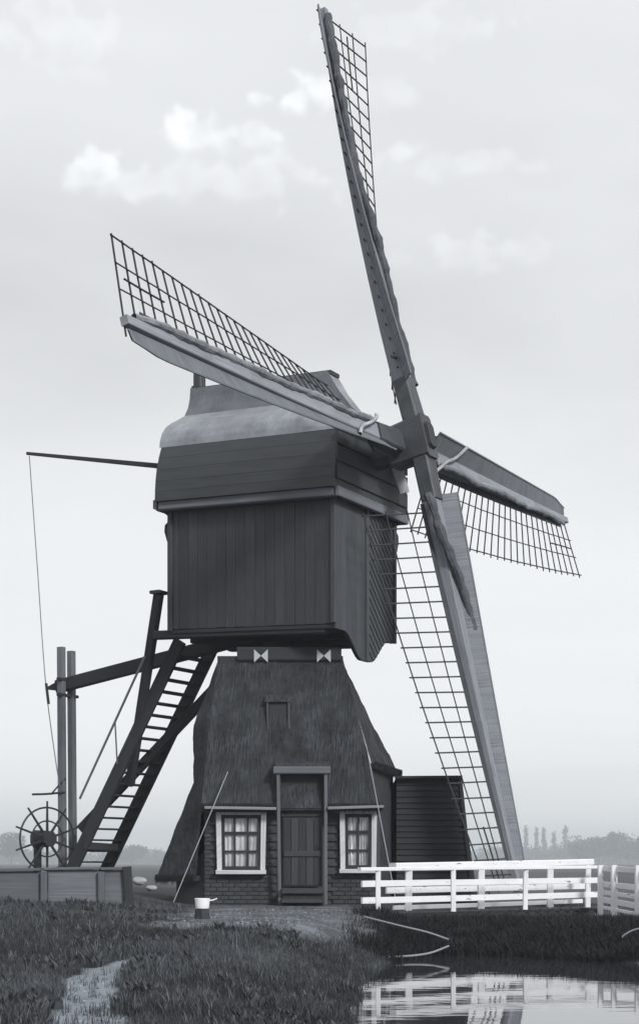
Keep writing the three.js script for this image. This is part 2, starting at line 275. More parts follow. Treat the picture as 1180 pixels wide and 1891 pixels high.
  for (let y = 0.4; y < 2.16; y += bh + j, row++) for (let x = -2.04 - (row % 2) * 0.108; x < 1.07; x += bl + j) {
    const cx0 = Math.max(x, -2.05), cx1 = Math.min(x + bl, 1.08), cy = y + bh / 2, mid = (cx0 + cx1) / 2; if (cx1 - cx0 < 0.04) continue;
    if (mid > door.x0 - 0.1 && mid < door.x1 + 0.1) continue;
    if (wins.some(w => mid > w.x0 - 0.02 && mid < w.x1 + 0.02 && cy > w.y0 && cy < w.y1)) continue;
    if (laid++ >= 298) continue;
    const m = new THREE.Mesh(bricks[laid % 3], M.brick[(laid * 7 + (rnd() * 5 | 0)) % 5]); m.name = 'brick'; m.castShadow = m.receiveShadow = true; baseOf.set(m, G);
    m.scale.set((cx1 - cx0) / bl, 1, 1); m.position.set(mid - G.x, cy - G.y, CAMZ - 27.585 + rnd() * 0.006 - G.z); wall.add(m);
  }
  // windows
  for (const w of wins) {
    const cx = (w.x0 + w.x1) / 2, D = 27.46, tp = w.tape;
    const q = (x, y, d) => p(cx + (x - cx) * (1 - tp * (1 - (y - w.y0) / (w.y1 - w.y0))), y, d);
    const win = part(t, 'window', merge([
      plate([q(w.x0, w.y0, D), q(w.x0 + 0.09, w.y0 + 0.08, D), q(w.x0 + 0.09, w.y1 - 0.05, D), q(w.x0, w.y1, D)], V(0, 0, 1), 0.12), plate([q(w.x1, w.y0, D), q(w.x1, w.y1, D), q(w.x1 - 0.09, w.y1 - 0.05, D), q(w.x1 - 0.09, w.y0 + 0.08, D)], V(0, 0, 1), 0.12),
      plate([q(w.x0, w.y1, D), q(w.x0 + 0.09, w.y1 - 0.05, D), q(w.x1 - 0.09, w.y1 - 0.05, D), q(w.x1, w.y1, D)], V(0, 0, 1), 0.12)]), M.frame);
    part(win, 'sill', beam(q(w.x0 - 0.02, w.y0 + 0.03, D - 0.01), q(w.x1 + 0.02, w.y0 + 0.03, D - 0.01), 0.16, 0.075), M.frame);
    const ix0 = w.x0 + 0.09, ix1 = w.x1 - 0.09, iy0 = w.y0 + 0.075, iy1 = w.y1 - 0.05, bars = [];
    for (let c = 0; c <= w.cols; c++) { const x = lerp(ix0, ix1, c / w.cols), th = c === 0 || c === w.cols ? 0.06 : 0.035, o = c === 0 ? 0.03 : c === w.cols ? -0.03 : 0; bars.push(beam(q(x + o, iy0, 27.5), q(x + o, iy1, 27.5), th, 0.04, V(0, 0, 1))); }
    for (let r = 0; r <= 3; r++) { const y = lerp(iy0, iy1, r / 3), th = r === 0 || r === 3 ? 0.06 : r === 2 ? 0.055 : 0.035, o = r === 0 ? 0.03 : r === 3 ? -0.03 : 0; bars.push(beam(q(ix0, y + o, 27.503), q(ix1, y + o, 27.503), 0.04, th)); }
    part(win, 'sash', merge(bars), M.sash);
    for (let c = 0; c < w.cols; c++) for (let r = 0; r < 3; r++) { const a = lerp(ix0, ix1, c / w.cols), b = lerp(ix0, ix1, (c + 1) / w.cols), y0 = lerp(iy0, iy1, r / 3), y1 = lerp(iy0, iy1, (r + 1) / 3); part(win, 'pane', sheet([[q(a, y1, 27.512), q(b, y1, 27.512)], [q(a, y0, 27.512), q(b, y0, 27.512)]]), M.glass); }
    // lace curtain in folds, drawn to the sides below
    const rows = [];
    for (let k = 0; k <= 10; k++) { const y = lerp(iy1, iy0, k / 10), line = []; for (let i = 0; i <= 60; i++) { const s = i / 60, pull = 1 - 0.1 * Math.pow(k / 10, 2); line.push(q(lerp(ix0, ix1, 0.5 + (s - 0.5) * pull - (w.cols === 3 ? 0.04 * k / 10 : 0)), y, 27.548 + 0.014 * Math.sin(s * 46 + 1.3 * Math.sin(s * 9) + k * 0.05))); } rows.push(line); }
    part(win, 'curtain', sheet(rows), w.cols === 3 ? M.curtain : M.lace);
  }
  part(t, 'eave_trim', beam(p(-2.02, 2.17, 27.18), p(-0.76, 2.15, 27.18), 0.05, 0.05), M.paleTrim);
  part(t, 'eave_trim', beam(p(0.15, 2.16, 27.18), p(1.13, 2.19, 27.18), 0.05, 0.05), M.paleTrim);
  // door in its porch
  const dr = part(t, 'door', plate([p(door.x0 + 0.03, door.y0, 27.42), p(door.x1 - 0.03, door.y0, 27.42), p(door.x1 - 0.03, 2.0, 27.42), p(door.x0 + 0.03, 2.0, 27.42)], V(0, 0, 1), 0.05), M.door);
  for (let k = 0; k < 5; k++) { const a = lerp(door.x0 + 0.05, door.x1 - 0.05, k / 5), b = lerp(door.x0 + 0.05, door.x1 - 0.05, (k + 1) / 5) - 0.01; part(dr, 'plank', plate([p(a, door.y0 + 0.02, 27.4), p(b, door.y0 + 0.02, 27.4), p(b, 1.98, 27.4), p(a, 1.98, 27.4)], V(0, 0, 1), 0.018, UP), k % 2 ? M.door : M.darkWood); }
  part(dr, 'ledge', beam(p(door.x0 + 0.05, 1.36, 27.385), p(door.x1 - 0.05, 1.36, 27.385), 0.03, 0.1), M.door);
  part(dr, 'handle', tube([p(-0.03, 1.42, 27.37), p(-0.03, 1.45, 27.34), p(-0.03, 1.5, 27.34), p(-0.03, 1.53, 27.37)], 0.01, 10, 6), M.iron);
  part(t, 'door_head', box(door.x0, door.x1, 2.02, 2.78, 27.42, 27.48), M.darkWood);
  part(t, 'porch_cheek', plate([p(door.x0 - 0.03, 2.1, 27.3), p(door.x0 - 0.03, 2.8, 27.3), p(door.x0 - 0.03, 2.8, 27.75), p(door.x0 - 0.03, 2.1, 27.6)], V(-1, 0, 0), 0.03), M.darkWood);
  part(t, 'porch_cheek', plate([p(door.x1 + 0.03, 2.1, 27.3), p(door.x1 + 0.03, 2.8, 27.3), p(door.x1 + 0.03, 2.8, 27.75), p(door.x1 + 0.03, 2.1, 27.6)], V(1, 0, 0), 0.03), M.darkWood);
  part(t, 'door_post', beam(p(door.x0 - 0.02, 0.46, 27.29), p(door.x0 - 0.05, 2.76, 27.25), 0.06, 0.075, V(0, 0, 1)), M.trim);
  part(t, 'door_post', beam(p(door.x1 + 0.03, 0.46, 27.29), p(door.x1 + 0.03, 2.76, 27.25), 0.06, 0.075, V(0, 0, 1)), M.trim);
  part(t, 'porch_board', beam(p(door.x0 - 0.13, 2.83, 27.24), p(door.x1 + 0.11, 2.83, 27.24), 0.14, 0.13), M.trim);
  part(t, 'porch_roof', sheet([[p(door.x0 - 0.12, 2.9, 27.2), p(door.x1 + 0.1, 2.9, 27.2)], [p(door.x0 - 0.1, 3.05, 27.75), p(door.x1 + 0.1, 3.05, 27.75)]], 6, 0.03), M.thatch);
  part(t, 'step', box(door.x0 + 0.02, door.x1, 0.66, 0.75, 27.12, 27.44), M.door); part(t, 'step', box(door.x0 + 0.02, door.x1, 0.5, 0.57, 26.92, 27.4), M.door);
  part(t, 'step_riser', box(door.x0 + 0.03, door.x1 - 0.01, 0.3, 0.66, 27.2, 27.4), M.tar);
  // hatch high in the thatch
  const ha = part(t, 'hatch', plate([at(497, 1345, 27.82), at(531, 1345, 27.82), at(531, 1297, 27.85), at(497, 1297, 27.85)], V(0, -0.05, 1), 0.3), M.darkWood);
  part(ha, 'hatch_frame', beam(at(495, 1346, 27.8), at(494, 1292, 27.83), 0.035, 0.05, V(0, 0, 1)), M.hatch); part(ha, 'hatch_frame', beam(at(534, 1346, 27.8), at(533, 1292, 27.83), 0.035, 0.05, V(0, 0, 1)), M.hatch);
  part(ha, 'hatch_hood', sheet([[at(488, 1296, 27.78), at(540, 1296, 27.78)], [at(490, 1282, 27.99), at(538, 1282, 27.99)]], 4, 0.03), M.thatch);
  // collar and seat beams under the turning house
  part(t, 'collar', box(-1.86, 0.43, 4.8, 4.97, 28.16, 30.6), M.tar);
  const sb = part(t, 'seat_beam', beam(p(-1.5, 5.0, 28.22), p(0.4, 5.0, 28.22), 0.24, 0.26), M.tar);
  for (const px of [482, 598]) { const c = at(px, 1211, 28.085), s = 0.125; for (const k of [-1, 1]) part(sb, 'hourglass_paint', plate([V(c.x, c.y, c.z), V(c.x + k * s, c.y + s * 0.95, c.z), V(c.x + k * s, c.y - s * 0.95, c.z)], V(0, 0, 1), 0.004), whiteMark); }
  part(t, 'seat_beam', beam(p(-1.3, 5.0, 28.4), p(-1.3, 5.0, 30.5), 0.3, 0.24), M.tar); part(t, 'seat_beam', beam(p(-0.2, 5.0, 28.4), p(-0.2, 5.0, 30.5), 0.3, 0.24), M.tar);
  part(t, 'king_post', beam(p(-0.72, 4.7, 29.35), p(-0.72, 5.7, 29.35), 0.7, 0.7, V(0, 0, 1)), M.tar);
}

{ // ------------------------------------------------ upper house
  const t = thing('mill_upper_house', 'dark boarded turning upper house with curved pale roof above the thatched base', 'mill house', Wp(-LEN / 2, 0, 5.4).setY(5.3));
  const Y0 = 5.44, Y1 = 7.62;
  part(t, 'inner_wall', merge([plate([Wp(-LEN, HW - 0.03, Y0), Wp(-0.02, HW - 0.03, Y0), Wp(-0.02, HW - 0.03, Y1 + 0.2), Wp(-LEN, HW - 0.03, Y1 + 0.2)], EU, 0.05), plate([Wp(-LEN, -HW + 0.03, Y0), Wp(-0.02, -HW + 0.03, Y0), Wp(-0.02, -HW + 0.03, Y1 + 0.2), Wp(-LEN, -HW + 0.03, Y1 + 0.2)], EU.clone().negate(), 0.05)]), M.tar);
  for (const s of [1, -1]) {                                                // upright boards of both long sides
    const nb = 17; for (let k = 0; k < nb; k++) { const a = lerp(-LEN, 0, k / nb), b = lerp(-LEN, 0, (k + 1) / nb) - 0.006, e = (rnd() - 0.5) * 0.008; part(t, 'side_board', plate([Wp(a, s * (HW + e), Y0 + rnd() * 0.012), Wp(b, s * (HW + e), Y0 + rnd() * 0.012), Wp(b, s * (HW + e), Y1 + 0.15), Wp(a, s * (HW + e), Y1 + 0.15)], EU.clone().multiplyScalar(s), 0.024, UP), M.body[(rnd() * 4) | 0]); }
  }
  for (let k = 0; k < 10; k++) { const a = lerp(-HW, HW, k / 10), b = lerp(-HW, HW, (k + 1) / 10) - 0.007; part(t, 'rear_board', plate([Wp(-LEN - 0.03, a, Y0), Wp(-LEN - 0.03, b, Y0), Wp(-LEN - 0.03, b, Y1 + 0.2), Wp(-LEN - 0.03, a, Y1 + 0.2)], EN.clone().negate(), 0.03, UP), M.body[(rnd() * 4) | 0]); }
  part(t, 'floor', plate([Wp(-LEN, HW, Y0 - 0.01), Wp(-0.05, HW, Y0 - 0.01), Wp(-0.05, -HW, Y0 - 0.01), Wp(-LEN, -HW, Y0 - 0.01)], V(0, -1, 0), -0.06), M.tar);
  for (const u of [HW - 0.12, 0.3, -0.4, -HW + 0.12]) part(t, 'floor_beam', beam(Wp(-LEN - (u > 0.5 ? 0.42 : 0.05), u, Y0 - 0.08), Wp(-0.25, u, Y0 - 0.08), 0.18, 0.16), M.tar);
  part(t, 'corner_post', beam(Wp(-LEN + 0.02, HW + 0.01, Y0 - 0.03), Wp(-LEN + 0.02, HW + 0.01, Y1 + 0.1), 0.1, 0.08, EU), M.body[1]);
  part(t, 'corner_post', beam(Wp(-0.04, HW + 0.02, Y0 + 0.02), Wp(-0.04, HW + 0.02, Y1 + 0.1), 0.09, 0.07, EU), M.breast[2]);
  // breast: herringbone boards under the curved lower edge
  const low = (u) => { const a = Math.abs(u + 0.02); return a < 0.16 ? 4.9 : a < 0.86 ? lerp(4.9, 5.36, smooth(0.16, 0.86, a)) : 5.36; };
  for (const s of [1, -1]) {
    const outline = [[0, 4.9]]; for (let k = 0; k <= 16; k++) outline.push([s * (0.1 + (HW - 0.1) * k / 16), low(s * (0.1 + (HW - 0.1) * k / 16))]); outline.push([s * HW, Y1 + 0.2], [0, Y1 + 0.2]);
    part(t, 'breast_wall', plate(outline.map(([u, y]) => Wp(-0.03, u, y)), EN, 0.05), M.tar);
    const clip = (poly, a, b, c) => { const out = []; for (let i = 0; i < poly.length; i++) { const P = poly[i], Q = poly[(i + 1) % poly.length], f = a * P[0] + b * P[1] - c, g = a * Q[0] + b * Q[1] - c; if (f >= 0) out.push(P); if ((f >= 0) !== (g >= 0)) { const k = f / (f - g); out.push([lerp(P[0], Q[0], k), lerp(P[1], Q[1], k)]); } } return out; };
    const step = 0.118, ks = Math.SQRT1_2;
    if (s > 0) { for (let k = 0; k < 6; k++) { let poly = clip(clip(outline, 1, 0, k * HW / 6 + 0.003), -1, 0, -(k + 1) * HW / 6); part(t, 'breast_board', plate(poly.map(([u, y]) => Wp(0.0, u, y)), EN, 0.028, UP), M.breast[k % 3]); } continue; }
    for (let c = 3.1; c < 6.4; c += step) {                                  // boards fall from the middle batten outward
      let poly = clip(outline, s * ks, ks, c); poly = clip(poly, -s * ks, -ks, -(c + step - 0.03)); if (poly.length < 3) continue;
      const pts = poly.filter((q, i) => { const r = poly[(i + poly.length - 1) % poly.length]; return Math.hypot(q[0] - r[0], q[1] - r[1]) > 1e-4; }); if (pts.length < 3 || Math.abs(THREE.ShapeUtils.area(pts.map(q => new THREE.Vector2(...q)))) < 2e-3) continue;
      part(t, 'breast_board', plate(pts.map(([u, y]) => Wp(0.0, u, y)), EN, 0.028, Wp(0, s, 0).sub(Wp(0, 0, 1))), M.breast[(rnd() * 3) | 0]);
    }
  }
  part(t, 'breast_batten', beam(Wp(0.015, 0, 4.9), Wp(0.015, 0, Y1 + 0.1), 0.1, 0.05, EN), M.breast[1]);
  part(t, 'breast_edge', beam(Wp(0.01, -HW + 0.02, 5.36), Wp(0.01, -HW + 0.02, Y1 + 0.1), 0.07, 0.06, EN), M.breast[2]);
  for (const [n, u] of [[0.02, -HW - 0.02], [-LEN - 0.02, HW]]) { const s = Math.sign(u); part(t, 'bracket', plate([[0, 7.05], [0.05, 7.12], [0.11, 7.3], [0.1, 7.42], [0.03, 7.48], [0.04, 7.6], [0.16, 7.68], [-0.1, 7.68], [-0.1, 7.05]].map(([a, y]) => n > -1 ? Wp(n, u + s * a, y) : Wp(n - a, u, y)), n > -1 ? EN : EU, 0.12), M.tar); }
  // cap
  const prof = [[1.42, 7.82], [1.41, 8.12], [1.35, 8.5], [1.21, 8.88]], roof = [[1.22, 8.87], [1.2, 9.01], [1.13, 9.17], [1.0, 9.32], [0.82, 9.44], [0.58, 9.55], [0.38, 9.67], [0.26, 9.84], [0.2, 10.03], [0.18, 10.24]];
  const st = [[-3.78, 1], [-2.6, 1], [-1.4, 1], [-0.72, 1], [-0.5, 0.74], [-0.2, 0.47], [0.08, 0.32], [0.18, 0.27]], ky = (y, k) => 8.88 + (y - 8.88) * k;
  for (const s of [1, -1]) {
    const courses = 5; for (let c = 0; c < courses; c++) { const f = (k) => { const x = k * 3, i = Math.min(2, x | 0), q = x - i; return [lerp(prof[i][0], prof[i + 1][0], q), lerp(prof[i][1], prof[i + 1][1], q)]; }, a = f(c / courses), b = f((c + 1) / courses); part(t, 'cap_board', plate([Wp(-3.74, s * (a[0] + 0.004), a[1] - 0.004), Wp(0.13, s * (a[0] + 0.004), a[1] - 0.004), Wp(0.13, s * b[0], b[1]), Wp(-3.74, s * b[0], b[1])], EU.clone().multiplyScalar(s), 0.03), M.capDark); }
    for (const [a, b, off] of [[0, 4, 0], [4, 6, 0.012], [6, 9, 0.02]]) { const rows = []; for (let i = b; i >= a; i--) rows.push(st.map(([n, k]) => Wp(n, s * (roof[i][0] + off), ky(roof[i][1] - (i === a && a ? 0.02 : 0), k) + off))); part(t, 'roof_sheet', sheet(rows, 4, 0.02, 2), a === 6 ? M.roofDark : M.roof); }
    part(t, 'eave_board', beam(Wp(-3.7, s * 1.31, 7.735), Wp(0.12, s * 1.31, 7.735), 0.1, 0.17), M.eave);
    part(t, 'eave_soffit', plate([Wp(-3.75, s * HW, 7.68), Wp(0.14, s * HW, 7.68), Wp(0.14, s * 1.36, 7.68), Wp(-3.75, s * 1.36, 7.68)], V(0, -1, 0), -0.03), M.tar);
  }
  part(t, 'ridge_board', beam(Wp(-3.8, 0, 10.25), Wp(-0.66, 0, 10.25), 0.34, 0.07), M.capDark);
  part(t, 'ridge_end', sheet([st.slice(3).map(([n, k]) => Wp(n, 0.19, ky(10.24, k) + 0.022)), st.slice(3).map(([n, k]) => Wp(n, -0.19, ky(10.24, k) + 0.022))], 2), M.roof);
  const gable = (n, k, name, dir) => { const pts = [...prof, ...roof.slice(1).map(([u, y]) => [u, ky(y, k)])]; part(t, name, plate([...pts.map(([u, y]) => Wp(n, u * 0.985, y)), ...pts.reverse().map(([u, y]) => Wp(n, -u * 0.985, y))], dir, 0.04), M.capDark); };
  gable(-3.72, 1, 'rear_gable', EN.clone().negate()); gable(0.12, 0.27, 'front_gable', EN);
  part(t, 'front_cornice', beam(Wp(0.13, 1.36, 7.74), Wp(0.13, -1.36, 7.74), 0.1, 0.17), M.eave); part(t, 'rear_cornice', beam(Wp(-3.8, 1.34, 7.78), Wp(-3.8, -1.34, 7.78), 0.08, 0.17), M.eave);
  for (const y of [8.1, 8.42, 8.72]) part(t, 'front_board', beam(Wp(0.14, 1.36, y), Wp(0.14, -1.36, y), 0.04, 0.26), M.capDark);
  part(t, 'white_slat', plate([[724, 868], [728, 859], [735, 856], [742, 860], [746, 870], [756, 908], [739, 912]].map(([x, y]) => at(x, y, 28.85)), V(0.3, 0, 1), 0.06), M.frame);
  // finial post on the rear of the ridge
  const fin = part(t, 'finial', beam(Wp(-3.7, 0, 9.9), Wp(-3.7, 0, 10.66), 0.19, 0.19, EU), M.capDark);
  part(fin, 'finial_collar', beam(Wp(-3.7, 0, 10.3), Wp(-3.7, 0, 10.34), 0.25, 0.25, EU), M.capDark); part(fin, 'finial_cap', beam(Wp(-3.7, 0, 10.66), Wp(-3.7, 0, 10.74), 0.25, 0.25, EU, 0.06, 0.06), M.capDark);
  // brake pole
  part(t, 'brake_pole', beam(Wp(-3.5, 0.4, 8.62), Wp(-7.72, 0.4, 9.3), 0.1, 0.1, UP, 0.06, 0.06), M.darkWood);
  part(t, 'wind_shaft', beam(Wp(-1.2, -0.12, 8.5), Wp(0.6, -0.12, 8.72), 0.46, 0.46, UP, 0.46, 0.46, 0.28), M.poll);
}

{ // ------------------------------------------------ sails
  const tau = 12.6 * Math.PI / 180, phi = 1.8 * Math.PI / 180, R = 8.37, H = V(1.67, 8.82, 0);
  const N = EN.clone().multiplyScalar(Math.cos(tau)).addScaledVector(UP, Math.sin(tau)), Vv = EN.clone().multiplyScalar(-Math.sin(tau)).addScaledVector(UP, Math.cos(tau));
  const A = Vv.clone().multiplyScalar(Math.cos(phi)).addScaledVector(EU, Math.sin(phi)), B = EU.clone().multiplyScalar(Math.cos(phi)).addScaledVector(Vv, -Math.sin(phi));
  const t = thing('windmill_sails', 'four lattice sails crossing at the hub in front of the upper house', 'windmill sails', H);
  const hub = part(t, 'hub', beam(H.clone().addScaledVector(N, -0.4), H.clone().addScaledVector(N, 0.36), 0.44, 0.74, A, 0.44, 0.8, 0.12), M.poll);
  part(hub, 'hub_band', beam(H.clone().addScaledVector(N, 0.34), H.clone().addScaledVector(N, 0.42), 0.3, 0.52, A, 0.26, 0.44, 0.2), M.iron);
  const blades = [[A, B.clone().negate(), 0.14, 'sail'], [B, A.clone(), -0.2, 'sail'], [A.clone().negate(), B.clone(), 0.14, 'sail'], [B.clone().negate(), A.clone().negate(), -0.2, 'sail']];
  blades.forEach(([Rd, T, off, nm], bi) => {
    const bow = bi === 0 ? 0.55 : 0.12, O = H.clone().addScaledVector(N, off), pt = (r, tt, nn) => O.clone().addScaledVector(Rd, r).addScaledVector(T, tt).addScaledVector(N, nn - bow * Math.max(0, r / R) * (1 - r / R));   // the spars are a little sprung
    const tw = (r) => lerp([30, 28, 35, 33][bi], -3, Math.max(0, (r - 1.5) / (R - 1.5))) * Math.PI / 180;
    const on = (r, w, up = 0) => { const a = tw(r); return pt(r, w * Math.cos(a) + up * Math.sin(a), -w * Math.sin(a) + up * Math.cos(a) - 0.02); };
    const s = sub(t, nm), wid = [1.5, 1.2, 1.42, 1.32][bi];
    { const seg = []; for (let k = 0; k < 8; k++) { const a = k / 8, b = (k + 1) / 8, z = (q) => lerp(0.31, 0.13, q); seg.push(beam(pt(lerp(0.1, R, a), 0, 0), pt(lerp(0.1, R, b), 0, 0), z(a), z(a) * 0.95, N, z(b), z(b) * 0.95, 0.06)); } part(s, 'stock', merge(seg), bi % 2 ? M.stockB : M.stock); }
    part(s, 'clamp', beam(pt(0.3, 0.0, 0.03), pt(1.15, 0, 0.02), 0.4, 0.3, N, 0.34, 0.3, 0.1), M.poll);
    // bars through the stock, twisted from root to tip
    const nb = 26; for (let k = 0; k < nb; k++) { const r = lerp(1.35, R - 0.06, k / (nb - 1)), j = (rnd() - 0.5) * 0.03; part(s, 'sail_bar', beam(on(r + j, -0.2, -0.02), on(r, wid + 0.03 + rnd() * 0.04), 0.024, 0.022, N), M.bar); }
    // laths along the sail
    const strip = (w, r0, r1, z) => { const pts = []; for (let k = 0; k <= 20; k++) { const r = lerp(r0, r1, k / 20); pts.push(on(r, w + 0.012 * fbm(r * 2, w, bi, 2), z)); } return tube(pts, w > 1 ? 0.0135 : 0.012, 40, 6); };
    part(s, 'hem_lath', strip(wid, 1.3, R, 0.02), M.bar); part(s, 'mid_lath', strip(wid * 0.68, 1.3, R - 0.02, 0.02), M.bar); part(s, 'mid_lath', strip(wid * 0.37, 1.3, R - 0.04, 0.02), M.bar);
    part(s, 'short_lath', tube([on(R - 1.2, wid * 0.53, 0.02), on(R - 0.7, wid * 0.525, 0.02), on(R - 0.18, wid * 0.53, 0.02)], 0.016, 8, 6), M.bar);
    // wind boards on the leading edge, in lengths
    const ends = [1.05, 3.4, 5.9, R - 0.05];
    for (let k = 0; k < 3; k++) { const rows = [[], []]; for (let i = 0; i <= 10; i++) { const r = lerp(ends[k] + 0.003, ends[k + 1] - 0.003, i / 10); const lw = lerp(0.54, 0.4, Math.min(1, r / R)) - 0.12 * smooth(R - 0.7, R, r); rows[0].push(on(r, -0.1, 0.03)); rows[1].push(on(r, -lw, 0.03 + 0.24 * (lw - 0.1))); } const top = sheet(rows, 1); const und = sheet(rows.map(l => l.map(q => q.clone().addScaledVector(N, -0.025))), 1); part(s, 'wind_board', merge([top, und, ...rows[1].slice(1).map((q, i) => beam(rows[1][i], q, 0.025, 0.03))]), bi === 0 || bi === 2 ? M.windBoard : M.windBoardB); }
    // strip on the trailing side, coloured dark for the shade beside the stock
    const rr = [[], []]; for (let i = 0; i <= 8; i++) { const r = lerp(1.2, R - 0.4, i / 8); rr[0].push(on(r, 0.1, 0.03)); rr[1].push(on(r, 0.24, 0.03)); } part(s, 'shade_strip', sheet(rr, 1), M.shadeBoard);
    // rolled sail cloth: trailing side at the root, crossing the stock, then along its front
    const pts = [], L = bi % 2 ? [[1.3, 0.16, 0.14], [2, 0.12, 0.15], [3.2, 0.14, 0.12], [4.4, 0.11, 0.12], [5.6, 0.13, 0.09], [6.8, 0.11, 0.09], [7.7, 0.12, 0.06], [8.15, 0.1, 0.02]] : bi ? [[1.1, 0.3, 0.1], [1.8, 0.26, 0.16], [2.5, 0.06, 0.22], [3.1, -0.2, 0.18], [3.5, -0.32, 0.14], [3.95, -0.3, 0.08]] : [[1.1, 0.3, 0.08], [2, 0.3, 0.08], [3, 0.24, 0.1], [3.9, 0.05, 0.18], [4.8, -0.16, 0.16], [6, -0.16, 0.14], [7.2, -0.12, 0.12], [8.2, -0.06, 0.08]];
    for (const [r, w, z] of L) pts.push(pt(r, w, z));
    const cl = tube(pts, bi % 2 ? 0.065 : 0.085, 90, 9), P = cl.attributes.position, c3 = new THREE.CatmullRomCurve3(pts).getSpacedPoints(90);
    for (let i = 0; i < P.count; i++) { const q = V(P.getX(i), P.getY(i), P.getZ(i)); let best = c3[0], bd = 9; for (const c of c3) { const e = c.distanceToSquared(q); if (e < bd) { bd = e; best = c; } } const k = 0.9 + 1.0 * fbm(q.x * 4, q.y * 4, q.z * 4, 2); const rN = q.clone().sub(best).multiplyScalar(Math.max(0.4, k)).add(best); P.setXYZ(i, rN.x, rN.y, rN.z); }
    cl.computeVertexNormals(); part(s, 'rolled_cloth', cl, bi % 2 ? M.cloth : M.darkCloth);
    if (bi % 2) part(s, 'cloth_tie', tube([on(2.35, -0.5, 0.16), on(1.95, -0.22, 0.16), pt(1.5, 0.06, 0.2), pt(1.2, 0.22, 0.17), pt(0.98, 0.36, 0.08)], 0.034, 24, 7), M.stone);
    part(s, 'peg', beam(pt(1.55, -0.1, 0.05), pt(1.45, -0.48, 0.12), 0.045, 0.045), M.bar);
  });
}

